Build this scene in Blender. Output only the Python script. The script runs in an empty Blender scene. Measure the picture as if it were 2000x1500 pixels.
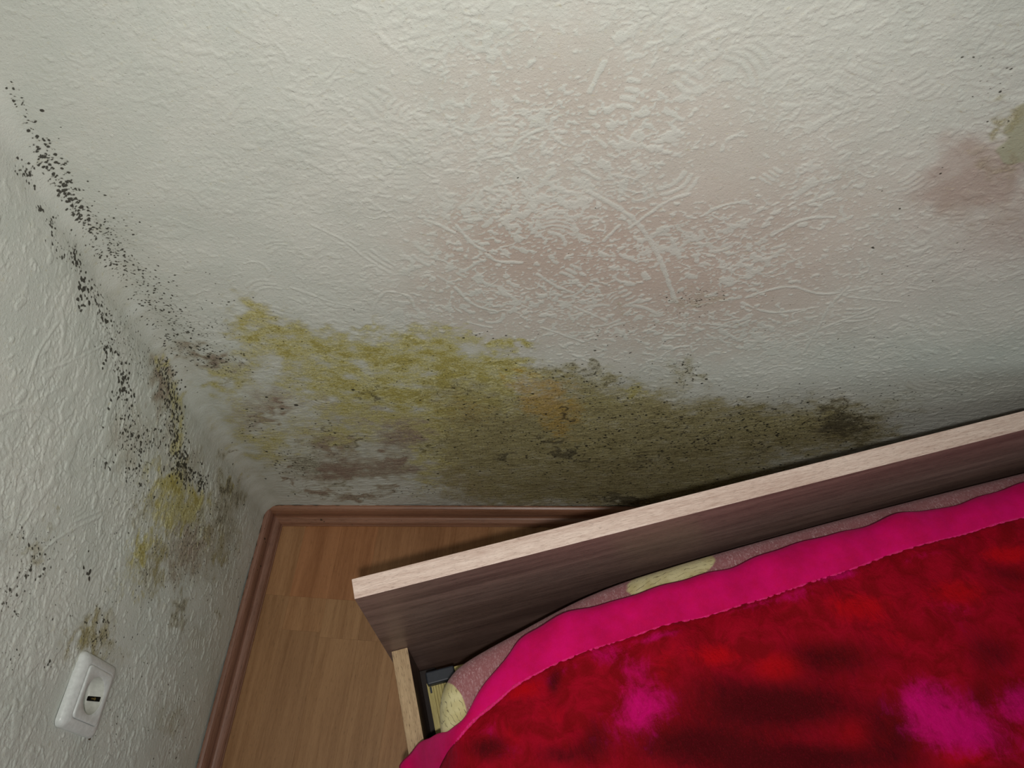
import bpy, bmesh, math, random
import numpy as np
from mathutils import Vector, Matrix

scene = bpy.context.scene
# ------------------------------------------------------------------ camera
cam_d = bpy.data.cameras.new('camera'); cam = bpy.data.objects.new('camera', cam_d)
scene.collection.objects.link(cam)
cam_d.sensor_fit = 'HORIZONTAL'; cam_d.sensor_width = 36.0; cam_d.lens = 1592.434 * 36 / 2000
cam_d.clip_start = 0.02
cam.location = (0.50025, -0.60931, 1.36677)
cam.rotation_euler = (0.579868, 0.036512, 0.019805)
scene.camera = cam
# ------------------------------------------------------------------ light
world = bpy.data.worlds.new('world'); scene.world = world; world.use_nodes = True
world.node_tree.nodes['Background'].inputs[0].default_value = (0.75, 0.85, 1.0, 1)
world.node_tree.nodes['Background'].inputs[1].default_value = 0.3
def area(name, loc, target, size, power, color):
    l = bpy.data.lights.new(name, 'AREA'); l.shape = 'DISK'; l.size = size; l.energy = power; l.color = color
    o = bpy.data.objects.new(name, l); scene.collection.objects.link(o); o.location = loc
    o.rotation_euler = (Vector(target) - Vector(loc)).to_track_quat('-Z', 'Y').to_euler()
    return o
fl = bpy.data.lights.new('phone_torch', 'SPOT'); fl.energy = 23; fl.spot_size = math.radians(112); fl.spot_blend = 1.0; fl.shadow_soft_size = .011; fl.color = (1.0, .94, .89)
fo = bpy.data.objects.new('phone_torch', fl); scene.collection.objects.link(fo); fo.location = (.500, -.668, 1.425)
fo.rotation_euler = (Vector((.43, -.03, .60)) - Vector((.5, -.668, 1.425))).to_track_quat('-Z', 'Y').to_euler()
area('window_light', (2.35, -1.75, 1.45), (0.0, -.3, 0.6), 1.1, 7.5, (0.82, 0.96, 1.0))
area('overhead_fill', (0.6, -1.7, 2.45), (0.6, -1.5, 0), 0.5, 6.0, (0.93, 1.0, 0.93))  # overhead fill lamp added to raise the ambient, no fixture there
scene.view_settings.view_transform = 'Standard'; scene.view_settings.look = 'None'
scene.view_settings.gamma = 1.0; scene.view_settings.use_curve_mapping = False
scene.view_settings.exposure = 0.0

TH = -0.062572            # the left wall stands 3.6 degrees off square
NL = Vector((math.cos(TH), math.sin(TH), 0))       # into the room from the left wall
LL = Vector((math.sin(TH), -math.cos(TH), 0))      # along the left wall, away from the corner
random.seed(7)
# ------------------------------------------------------------------ helpers
def link(o, parent=None):
    scene.collection.objects.link(o)
    if parent is not None: o.parent = parent
    return o
def obj(name, bm, mat, parent=None, smooth=False):
    me = bpy.data.meshes.new(name); bm.to_mesh(me); bm.free()
    if mat: me.materials.append(mat)
    if smooth:
        for f in me.polygons: f.use_smooth = True
    return link(bpy.data.objects.new(name, me), parent)
def tag(o, label, cat, group=None):
    o['label'] = label; o['category'] = cat
    if group: o['group'] = group
    return o
def struct(o): o['kind'] = 'structure'; return o
def empty(name, loc, rz=0.0):
    o = bpy.data.objects.new(name, None); scene.collection.objects.link(o)
    o.location = loc; o.rotation_euler = (0, 0, rz); o.empty_display_size = 0.05; return o
def box(bm, x0, x1, y0, y1, z0, z1, bevel=0.0, seg=2):
    r = bmesh.ops.create_cube(bm, size=1.0)
    for v in r['verts']:
        v.co = Vector(((x0+x1)/2 + v.co.x*(x1-x0), (y0+y1)/2 + v.co.y*(y1-y0), (z0+z1)/2 + v.co.z*(z1-z0)))
    if bevel:
        es = list({e for v in r['verts'] for e in v.link_edges})
        bmesh.ops.bevel(bm, geom=es, offset=bevel, segments=seg, affect='EDGES', profile=0.5)
def BM(): return bmesh.new()
def grid_mesh(name, P, mat, parent=None, attrs=None, flip=False, smooth=True):
    """P is (rows, cols, 3)"""
    n, m = P.shape[:2]; me = bpy.data.meshes.new(name)
    me.vertices.add(n*m); me.vertices.foreach_set('co', P.reshape(-1).astype(np.float32))
    i = np.arange(n*m).reshape(n, m)
    q = np.stack([i[:-1,:-1], i[:-1,1:], i[1:,1:], i[1:,:-1]], -1).reshape(-1, 4)
    if flip: q = q[:, ::-1]
    me.loops.add(q.size); me.loops.foreach_set('vertex_index', q.reshape(-1).astype(np.int32))
    me.polygons.add(len(q)); me.polygons.foreach_set('loop_start', (np.arange(len(q))*4).astype(np.int32))
    me.polygons.foreach_set('loop_total', np.full(len(q), 4, np.int32))
    me.polygons.foreach_set('use_smooth', np.full(len(q), smooth))
    me.update(calc_edges=True)
    for k, A in (attrs or {}).items():
        a = me.attributes.new(k, 'FLOAT_COLOR', 'POINT'); a.data.foreach_set('color', A.reshape(-1).astype(np.float32))
    me.materials.append(mat); me.validate()
    return link(bpy.data.objects.new(name, me), parent)
# ---- node helper
class NT:
    def __init__(s, name):
        s.m = bpy.data.materials.new(name); s.m.use_nodes = True; s.t = s.m.node_tree; s.N = s.t.nodes; s.L = s.t.links
        s.b = s.N['Principled BSDF']
    def n(s, typ, ins=None, **kw):
        x = s.N.new(typ)
        for k, v in kw.items(): setattr(x, k, v)
        for k, v in (ins or {}).items(): s.put(x.inputs[k], v)
        return x
    def put(s, sock, v):
        if isinstance(v, bpy.types.NodeSocket): s.L.new(v, sock)
        elif isinstance(v, bpy.types.Node): s.L.new(v.outputs[0], sock)
        else:
            if isinstance(v, tuple) and len(v) == 3 and sock.type == 'RGBA': v = (*v, 1)
            sock.default_value = v
    def math(s, op, a, b=0.0, c=None, clamp=False):
        x = s.N.new('ShaderNodeMath'); x.operation = op; x.use_clamp = clamp
        s.put(x.inputs[0], a); s.put(x.inputs[1], b)
        if c is not None: s.put(x.inputs[2], c)
        return x.outputs[0]
    def ramp(s, v, lo, hi, a=0.0, b=1.0):
        x = s.N.new('ShaderNodeMapRange'); x.interpolation_type = 'SMOOTHSTEP'
        s.put(x.inputs['Value'], v)
        for k, q in zip(('From Min', 'From Max', 'To Min', 'To Max'), (lo, hi, a, b)): s.put(x.inputs[k], q)
        return x.outputs[0]
    def mix(s, f, a, b, mode='MIX'):
        x = s.N.new('ShaderNodeMix'); x.data_type = 'RGBA'; x.blend_type = mode
        s.put(x.inputs[0], f); s.put(x.inputs[6], a); s.put(x.inputs[7], b); return x.outputs[2]
    def coords(s, scale=(1, 1, 1), rot=(0, 0, 0), kind='Object', loc=(0, 0, 0)):
        c = s.N.new('ShaderNodeTexCoord'); mp = s.N.new('ShaderNodeMapping'); s.L.new(c.outputs[kind], mp.inputs[0])
        mp.inputs['Scale'].default_value = scale; mp.inputs['Rotation'].default_value = rot; mp.inputs['Location'].default_value = loc
        return mp.outputs[0]
    def noise(s, v, scale, detail=3.0, rough=0.55, dist=0.0):
        x = s.n('ShaderNodeTexNoise', {'Vector': v, 'Scale': scale, 'Detail': detail, 'Roughness': rough, 'Distortion': dist}); return x.outputs[0]
    def bump(s, h, strength, dist, normal=None):
        x = s.n('ShaderNodeBump', {'Height': h, 'Strength': strength, 'Distance': dist})
        if normal is not None: s.put(x.inputs['Normal'], normal)
        return x.outputs[0]
    def out(s, color=None, rough=0.6, normal=None, **kw):
        if color is not None: s.put(s.b.inputs['Base Color'], color)
        s.put(s.b.inputs['Roughness'], rough)
        if normal is not None: s.put(s.b.inputs['Normal'], normal)
        for k, v in kw.items(): s.put(s.b.inputs[k.replace('_', ' ')], v)
        return s.m
def srgb(r, g, b):
    f = lambda c: (c/255/12.92) if c/255 <= 0.04045 else ((c/255+0.055)/1.055)**2.4
    return (f(r), f(g), f(b))
YELLOW = [(0.144,0.582,0.0295,0.0239,79,0.95),(0.161,0.539,0.0324,0.0301,122,0.9),(0.052,0.445,0.0364,0.0147,67,0.55),(0.041,0.356,0.0643,0.0216,69,0.3),
   (0.198,0.516,0.039,0.0365,167,0.65),(0.257,0.51,0.0397,0.0311,178,0.65),(0.299,0.498,0.0402,0.0364,-177,0.75),(0.345,0.515,0.0338,0.0294,57,0.8),
   (0.373,0.468,0.0422,0.032,152,0.95),(0.391,0.548,0.0168,0.013,-174,0.55),(0.448,0.533,0.0236,0.012,-170,0.8),(0.429,0.488,0.0243,0.0191,-176,0.8),
   (0.472,0.467,0.0276,0.0147,169,0.6),(0.209,0.444,0.049,0.04,-178,0.6),(0.269,0.404,0.0575,0.051,180,0.7),(0.345,0.404,0.0639,0.0539,82,0.85),(0.425,0.417,0.0494,0.0425,95,0.8),
   (0.623,0.412,0.0114,0.0092,169,0.8),(0.356,0.295,0.0834,0.0463,82,0.5),(0.309,0.203,0.0947,0.0329,82,0.6),(0.207,0.37,0.0611,0.0429,-168,0.5),(0.176,0.295,0.0641,0.0414,-171,0.5),
   (0.147,0.451,0.0465,0.0356,-148,0.4),(0.098,0.5,0.0515,0.0169,70,0.4),(0.45,0.31,0.064,0.0458,86,0.4),(0.542,0.279,0.0841,0.062,93,0.35),(0.055,0.263,0.0691,0.0371,79,0.55),
   (0.561,0.375,0.0435,0.0283,178,0.55),(0.344,0.564,0.0129,0.0104,-167,0.4),(0.142,0.617,0.0163,0.0112,-163,0.4),(0.671,0.368,0.0454,0.0205,167,0.35),
   (0.281,0.565,0.0243,0.006,-167,0.35),(-0.025,0.452,0.0294,0.0165,55,0.5),(-0.062,0.404,0.0291,0.0205,49,0.5),(-0.123,0.369,0.0635,0.0212,106,0.9),
   (-0.126,0.318,0.0502,0.0216,112,0.7),(-0.214,0.391,0.03,0.0116,109,0.7),(-0.165,0.362,0.0609,0.0137,113,0.5),(-0.248,0.408,0.0214,0.0143,94,0.4),
   (-0.005,0.508,0.0122,0.0107,51,0.6),(-0.037,0.212,0.0367,0.0065,116,0.5),(-0.272,0.4,0.0387,0.0123,107,0.3)]
ORANGE = [(0.496,0.396,0.0332,0.0316,90,1.0),(0.518,0.333,0.0427,0.0225,91,0.8),(0.459,0.463,0.0164,0.0111,-179,0.7),(0.482,0.436,0.0209,0.0155,-180,0.5),
   (0.385,0.369,0.037,0.0287,-173,0.35),(-0.081,0.364,0.0166,0.0135,88,0.3)]
OLIVE = [(0.367,0.246,0.1273,0.0479,84,0.75),(0.439,0.246,0.1266,0.0717,86,0.85),(0.527,0.238,0.1275,0.0798,91,0.88),(0.606,0.246,0.1165,0.0786,97,1.0),
   (0.684,0.254,0.1078,0.0691,106,0.95),(0.76,0.271,0.0801,0.0571,122,0.9),(0.831,0.294,0.0748,0.0523,134,0.95),(0.902,0.312,0.0606,0.0412,121,1.0),
   (0.941,0.317,0.0462,0.0274,117,0.9),(0.517,0.454,0.0384,0.0198,168,0.75),(0.568,0.389,0.048,0.0329,145,0.7),(0.634,0.368,0.0462,0.0326,156,0.65),(0.76,0.351,0.0465,0.022,165,0.7),
   (0.996,0.294,0.0389,0.024,167,0.5),(0.741,0.131,0.1318,0.0602,-174,0.95),(0.616,0.111,0.1031,0.0528,179,0.9),(0.442,0.11,0.0783,0.0531,-178,0.8),(0.4,0.369,0.0747,0.0444,86,0.5),
   (0.344,0.424,0.0414,0.0349,97,0.35),(0.679,0.465,0.0274,0.0148,101,0.45),(0.595,0.439,0.0116,0.0096,104,0.5),(0.458,0.533,0.0111,0.0091,85,0.4),(0.159,0.545,0.0269,0.022,119,0.3),
   (0.981,0.38,0.0332,0.0289,-125,0.3),(0.671,0.61,0.0218,0.0132,-141,0.35),(0.582,0.602,0.0062,0.0057,147,0.3),(0.233,0.424,0.043,0.0338,57,0.25),(0.914,0.864,0.0154,0.009,133,0.5),
   (-0.346,0.445,0.0342,0.0133,117,0.6),(-0.353,0.413,0.0484,0.0089,96,0.45),(-0.058,0.219,0.0242,0.0156,105,0.45),(-0.387,0.185,0.0393,0.0209,87,0.3),
   (-0.305,0.599,0.0258,0.007,100,0.35),(-0.274,0.592,0.0123,0.0042,112,0.3),(-0.151,0.346,0.0981,0.0418,111,0.28),(-0.241,0.353,0.032,0.0231,76,0.35),
   (-0.147,0.227,0.0982,0.0522,105,0.28),(-0.354,0.463,0.0131,0.0087,63,0.3),(-0.15,0.393,0.008,0.006,78,0.4),(-0.098,0.115,0.0246,0.0122,89,0.25),
   (-0.167,0.42,0.0114,0.0102,146,0.26),(-0.142,0.169,0.016,0.0125,111,0.51),(-0.112,0.18,0.0173,0.0117,89,0.39),(-0.087,0.238,0.0085,0.006,134,0.34),
   (-0.255,0.315,0.0183,0.008,81,0.35),(-0.224,0.343,0.018,0.0097,79,0.55),(-0.207,0.358,0.0131,0.009,76,0.27),(-0.137,0.231,0.015,0.0071,87,0.29),
   (-0.116,0.429,0.0084,0.0066,78,0.41),(-0.157,0.424,0.0104,0.0066,78,0.29),(-0.148,0.318,0.014,0.0075,84,0.49),(-0.125,0.42,0.0159,0.0109,80,0.29),
   (-0.177,0.343,0.0106,0.0054,83,0.36)]
PINK = [(0.161,0.266,0.0352,0.0324,99,0.7),(0.153,0.176,0.0461,0.0269,-147,0.8),(0.274,0.295,0.0509,0.0419,59,0.6),(0.248,0.185,0.0508,0.0294,-175,0.6),
   (0.11,0.398,0.0442,0.0367,-167,0.4),(0.053,0.334,0.0499,0.0292,72,0.35),(0.306,0.318,0.0297,0.026,45,0.65),(0.164,0.082,0.0362,0.0145,-177,0.6),(0.381,0.11,0.0437,0.0241,-178,0.4),
   (0.218,0.348,0.0461,0.0295,-172,0.4),(0.35,0.148,0.0514,0.0308,-177,0.35),(0.188,0.384,0.0229,0.0164,-165,0.35),(0.051,0.5,0.0289,0.0151,137,0.6),
   (0.929,0.294,0.0442,0.0279,118,0.4),(0.925,0.81,0.0191,0.0118,136,0.35),(0.926,0.748,0.0447,0.0275,160,0.12),(0.106,0.384,0.0126,0.0093,48,0.7),(0.627,0.518,0.1292,0.0344,179,0.0),
   (-0.025,0.488,0.0332,0.0235,62,0.6),(-0.174,0.275,0.0775,0.0358,107,0.5),(-0.119,0.505,0.0438,0.0368,94,0.3),(-0.083,0.428,0.0306,0.0259,84,0.3),(-0.272,0.18,0.0463,0.0272,91,0.2),
   (-0.06,0.341,0.025,0.0206,83,0.3),(0.325,0.198,0.0164,0.0123,104,0.41),(0.226,0.113,0.0179,0.0105,-123,0.55),(0.071,0.146,0.0148,0.0075,-128,0.46),
   (0.346,0.406,0.0054,0.0041,-135,0.71),(0.373,0.383,0.0133,0.0127,88,0.52),(0.273,0.349,0.0123,0.0071,-130,0.5),(0.503,0.408,0.0075,0.006,129,0.54),
   (0.078,0.341,0.0124,0.0093,46,0.51),(0.391,0.351,0.0115,0.0075,-126,0.79),(0.346,0.394,0.0098,0.0087,48,0.59),(0.297,0.285,0.0064,0.0056,65,0.68),
   (0.347,0.191,0.0109,0.0086,64,0.73),(0.106,0.096,0.0174,0.0126,62,0.66),(0.442,0.337,0.0138,0.0117,117,0.79),(0.249,0.217,0.0163,0.0106,-126,0.65),
   (0.082,0.19,0.0088,0.007,76,0.79),(0.06,0.136,0.0086,0.0065,76,0.48),(0.387,0.33,0.0087,0.0079,105,0.75),(0.303,0.341,0.0127,0.0084,-130,0.57),(0.254,0.377,0.0078,0.0071,55,0.55),
   (0.457,0.396,0.0101,0.0095,55,0.6)]
DARK = [(0.048,0.494,0.029,0.0127,138,0.55),(0.105,0.203,0.0428,0.0284,63,0.55),(0.134,0.271,0.0246,0.0166,63,0.45),(0.928,0.324,0.0487,0.0275,115,0.95),
   (0.894,0.367,0.0267,0.0109,109,0.6),(0.815,0.367,0.0383,0.0159,166,0.35),(0.775,0.368,0.0157,0.0129,141,0.4),(0.984,0.286,0.031,0.0183,169,0.4),
   (0.984,0.374,0.0327,0.0207,-143,0.35),(0.645,0.071,0.0352,0.0125,180,0.9),(0.601,0.07,0.0441,0.0125,-180,0.6),(0.55,0.472,0.0109,0.0097,170,0.7),(0.52,0.47,0.0136,0.0097,178,0.5),
   (0.688,0.453,0.0205,0.0075,86,0.5),(0.595,0.439,0.0091,0.0081,115,0.6),(0.253,0.418,0.0194,0.0139,68,0.3),(0.173,0.444,0.014,0.0105,54,0.35),(0.07,0.445,0.014,0.0079,62,0.5),
   (0.245,0.37,0.0148,0.0101,70,0.4),(0.685,0.246,0.0865,0.0634,149,0.3),(0.759,0.071,0.0524,0.0124,180,0.4),(0.511,0.238,0.0206,0.0126,-149,1.0),(0.535,0.238,0.0102,0.0096,101,1.0),
   (0.55,0.209,0.0105,0.0081,94,0.8),(0.519,0.369,0.0057,0.0051,95,1.0),(0.522,0.351,0.0074,0.0072,162,1.0),(0.518,0.334,0.006,0.0059,155,0.8),(0.64,0.221,0.0104,0.008,102,0.9),
   (0.642,0.198,0.0072,0.0064,115,0.7),(0.82,0.238,0.0181,0.0081,-93,0.7),(0.711,0.286,0.0127,0.0107,155,0.5),(-0.055,0.222,0.0244,0.017,101,0.65),(-0.043,0.169,0.0222,0.0159,97,0.6),
   (-0.086,0.184,0.0288,0.0143,109,0.35),(-0.236,0.366,0.02,0.0126,97,0.4),(-0.177,0.121,0.0222,0.0147,88,0.3),(-0.249,0.262,0.018,0.0124,79,0.3),(-0.04,0.462,0.0375,0.0182,60,0.35),
   (-0.087,0.369,0.0359,0.019,100,0.45),(-0.103,0.241,0.0601,0.0439,93,0.18),(-0.311,0.609,0.0163,0.003,111,0.4),(0.461,0.327,0.0067,0.0054,57,0.56),
   (0.506,0.395,0.0067,0.0056,-127,0.62),(0.224,0.395,0.0068,0.0054,-137,0.73),(0.312,0.253,0.0135,0.0117,70,0.73),(0.494,0.112,0.0128,0.0083,112,0.72),
   (0.198,0.26,0.0069,0.0045,-130,0.65),(0.197,0.279,0.0142,0.0119,60,0.74),(0.387,0.417,0.0127,0.0084,-130,0.65),(0.295,0.32,0.0083,0.0065,51,0.58),
   (0.258,0.428,0.0128,0.0117,108,0.53),(0.073,0.096,0.0151,0.0113,69,0.44),(0.259,0.4,0.0124,0.0116,96,0.77),(0.173,0.32,0.0072,0.006,95,0.78),(0.338,0.287,0.0095,0.0077,57,0.61),
   (0.333,0.439,0.0099,0.0082,-139,0.59),(0.431,0.234,0.0146,0.0128,88,0.7),(0.505,0.28,0.0111,0.0098,107,0.77),(0.495,0.28,0.0173,0.0119,118,0.71),
   (0.334,0.207,0.0067,0.0055,97,0.65),(0.037,0.3,0.0103,0.0079,85,0.48),(0.368,0.271,0.0161,0.0137,65,0.44),(0.429,0.236,0.0115,0.0075,113,0.55),
   (0.277,0.385,0.0081,0.0044,-130,0.55),(0.148,0.125,0.0148,0.0104,93,0.55),(-0.14,0.34,0.0167,0.0123,82,0.29),(-0.244,0.391,0.018,0.0085,79,0.48),
   (-0.015,0.267,0.0139,0.0111,130,0.48),(-0.217,0.302,0.0193,0.0085,83,0.33),(-0.252,0.234,0.022,0.009,82,0.38),(-0.215,0.123,0.0102,0.0075,115,0.52),
   (-0.105,0.117,0.0187,0.0083,89,0.27),(-0.089,0.375,0.0125,0.0073,86,0.5),(-0.124,0.233,0.0116,0.0066,86,0.27),(-0.204,0.224,0.0163,0.013,95,0.28),
   (-0.201,0.335,0.0123,0.0104,130,0.41),(-0.189,0.436,0.0125,0.0071,78,0.4),(-0.256,0.38,0.0062,0.0054,74,0.45),(-0.118,0.273,0.0106,0.0074,135,0.46),
   (-0.098,0.213,0.0172,0.0119,90,0.49),(-0.242,0.25,0.012,0.0096,119,0.31),(-0.121,0.438,0.0072,0.0048,79,0.26),(-0.106,0.16,0.0175,0.0135,115,0.34)]
TAN = [(0.548,0.692,0.1286,0.0706,178,1.0),(0.453,0.71,0.0615,0.0591,-155,0.7),(0.541,0.866,0.1219,0.0556,178,0.45),(0.669,0.629,0.1356,0.0784,175,0.8),
   (0.507,0.931,0.0959,0.0477,178,0.25),(0.729,0.751,0.1222,0.0771,169,0.45),(0.43,0.604,0.0978,0.051,-180,0.5),(0.617,0.551,0.1448,0.0552,178,0.4)]
CLUSTERS = [(0.019,0.902,0.0132,0.0053,80,12,0.8,2.2),(0.013,0.846,0.0171,0.009,77,36,0.8,2.6),(0.01,0.806,0.0185,0.0094,78,40,0.8,2.8),(0.01,0.756,0.0305,0.0138,81,75,0.6,2.2),
   (0.015,0.708,0.0306,0.0152,77,80,0.6,2.0),(0.024,0.66,0.0396,0.0182,84,90,0.6,1.9),(0.033,0.608,0.0404,0.0211,-112,80,0.6,1.9),(0.038,0.557,0.0393,0.0195,-124,70,0.6,2.0),
   (0.051,0.512,0.0292,0.0229,148,100,0.7,2.2),(0.087,0.567,0.0351,0.018,64,25,0.6,1.9),(0.097,0.646,0.0522,0.0354,-159,8,0.7,1.6),(0.041,0.74,0.0326,0.0106,-139,20,0.6,1.4),
   (0.01,0.778,0.0186,0.0064,87,30,0.8,2.4),(0.056,0.341,0.036,0.0117,83,14,1.0,2.2),(0.045,0.295,0.0255,0.018,-158,8,1.0,2.4),(0.068,0.221,0.0393,0.0164,-106,14,1.0,2.6),
   (0.075,0.185,0.0397,0.024,65,30,0.6,1.8),(0.102,0.157,0.0422,0.0316,53,50,0.6,1.6),(0.12,0.086,0.0542,0.0165,-178,16,0.6,1.4),(0.164,0.082,0.0327,0.0165,-176,55,0.6,1.5),
   (0.243,0.099,0.0269,0.0181,-172,26,0.6,1.6),(0.301,0.099,0.0192,0.0168,51,14,0.8,1.6),(0.144,0.263,0.0468,0.0365,47,40,0.5,1.5),(0.136,0.412,0.0984,0.0757,-141,36,0.6,1.6),
   (0.224,0.341,0.1064,0.0877,-144,40,0.6,1.5),(0.381,0.397,0.0903,0.083,-137,60,0.5,1.4),(0.526,0.295,0.123,0.1176,169,200,0.6,2.2),(0.649,0.212,0.1612,0.1109,175,160,0.7,2.4),
   (0.409,0.279,0.1403,0.078,85,80,0.6,1.8),(0.558,0.46,0.0409,0.025,178,50,0.5,1.5),(0.68,0.294,0.1324,0.0925,154,260,0.6,2.2),(0.79,0.309,0.0982,0.0582,159,260,0.6,2.2),
   (0.869,0.324,0.0727,0.0562,146,180,0.5,1.6),(0.923,0.339,0.059,0.0438,139,180,0.5,1.6),(0.986,0.367,0.0467,0.0384,101,90,0.5,1.4),(0.903,0.407,0.1112,0.0401,177,50,0.5,1.3),
   (0.679,0.465,0.0274,0.0148,101,50,0.5,1.5),(0.593,0.439,0.0103,0.0082,102,14,0.6,1.4),(0.636,0.071,0.0704,0.0146,-180,70,0.6,1.8),(0.574,0.07,0.053,0.0125,-180,30,0.6,1.5),
   (0.772,0.56,0.1612,0.0651,177,36,0.5,1.2),(0.665,0.611,0.0303,0.0188,-141,50,0.5,1.2),(0.573,0.551,0.038,0.0172,178,14,0.6,1.3),(0.413,0.548,0.0257,0.0087,180,4,1.0,1.8),
   (0.492,0.676,0.0912,0.0731,179,30,0.4,0.9),(0.333,0.474,0.1094,0.0374,-179,40,0.5,1.3),(0.146,0.545,0.0404,0.0334,117,30,0.5,1.2),(0.576,0.212,0.1213,0.0918,176,80,0.6,1.8),
   (0.176,0.607,0.0748,0.02,-179,6,0.6,1.2),(0.891,0.703,0.0966,0.0575,124,14,0.6,1.4),(0.884,0.903,0.0384,0.011,127,14,0.6,1.4),(1.068,0.262,0.0347,0.021,-158,30,0.5,1.2),
   (-0.014,0.839,0.0157,0.007,88,16,0.6,1.6),(-0.009,0.838,0.0052,0.0042,8,8,0.8,2.0),(-0.025,0.801,0.0049,0.0039,152,7,1.0,2.2),(-0.023,0.782,0.0069,0.0059,162,12,0.8,1.8),
   (-0.038,0.757,0.0114,0.0079,83,14,0.8,1.8),(-0.027,0.73,0.0149,0.008,86,26,0.8,2.2),(-0.038,0.703,0.0075,0.0055,134,8,1.4,3.0),(-0.053,0.69,0.0094,0.0078,132,8,1.6,3.4),
   (-0.034,0.674,0.0177,0.0084,85,26,0.8,2.2),(-0.043,0.648,0.0103,0.0093,129,16,1.0,2.4),(-0.006,0.732,0.0283,0.0144,139,20,0.6,1.4),(-0.037,0.617,0.0351,0.0203,106,80,0.5,1.3),
   (-0.067,0.616,0.0211,0.011,96,20,1.0,3.0),(-0.072,0.571,0.0175,0.0104,65,26,1.2,3.2),(-0.086,0.553,0.0162,0.0062,122,12,1.2,3.0),(-0.031,0.544,0.0392,0.0204,102,90,0.5,1.2),
   (-0.014,0.497,0.0329,0.0226,70,150,0.6,1.9),(-0.038,0.446,0.0373,0.019,56,110,0.8,2.6),(-0.065,0.41,0.0176,0.0142,59,40,0.8,2.4),(-0.113,0.532,0.0261,0.0225,65,36,0.9,2.4),
   (-0.118,0.49,0.0382,0.0192,116,46,0.8,2.2),(-0.174,0.546,0.0149,0.0059,116,10,0.8,2.2),(-0.152,0.479,0.0253,0.0186,103,36,0.9,2.2),(-0.098,0.467,0.027,0.0196,109,34,0.8,2.2),
   (-0.089,0.358,0.0378,0.0184,100,110,0.9,2.8),(-0.082,0.302,0.0145,0.0113,90,26,1.2,3.0),(-0.086,0.389,0.0246,0.0167,109,50,0.8,2.2),(-0.156,0.421,0.0561,0.0263,112,30,0.7,1.6),
   (-0.067,0.236,0.0596,0.0312,110,26,0.7,1.8),(-0.152,0.297,0.0691,0.0357,107,60,0.6,1.6),(-0.176,0.278,0.0585,0.0243,108,90,0.5,1.4),(-0.129,0.161,0.0877,0.0541,99,60,0.6,1.5),
   (-0.227,0.313,0.0975,0.0406,106,60,0.6,1.5),(-0.299,0.599,0.0442,0.012,101,56,0.5,1.6),(-0.325,0.594,0.017,0.0099,101,20,0.6,2.0),(-0.36,0.605,0.0231,0.0119,89,26,0.6,1.8),
   (-0.287,0.493,0.0064,0.0039,99,3,2.0,3.0),(-0.325,0.564,0.0366,0.0207,101,20,0.5,1.2),(-0.24,0.501,0.0686,0.0234,111,22,0.5,1.4),(-0.334,0.415,0.0284,0.0192,67,24,0.6,1.8),
   (-0.35,0.429,0.0181,0.0067,102,12,0.8,1.8),(-0.393,0.506,0.0075,0.003,100,4,1.0,2.0),(-0.312,0.296,0.1112,0.0448,101,50,0.5,1.3),(-0.387,0.185,0.0726,0.0373,88,46,0.5,1.6),
   (-0.412,0.312,0.0716,0.034,92,26,0.5,1.3),(-0.396,0.573,0.0185,0.0125,74,12,0.6,1.4),(-0.228,0.572,0.0605,0.0223,114,8,0.5,1.2),(-0.147,0.095,0.0568,0.0384,62,24,0.6,1.5),
   (-0.313,0.445,0.0714,0.0231,106,20,0.6,1.6)]
BIG_SPOTS = [(0.0356,0.8957,2.8),(0.3922,0.5423,2.2),(0.4461,0.5472,2.0),(0.1372,0.3828,4.2),(0.2278,0.423,3.4),(0.1002,0.4037,3.0),(0.1144,0.3731,3.6),(0.1692,0.2662,2.0),
   (0.1755,0.3014,3.0)]
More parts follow.
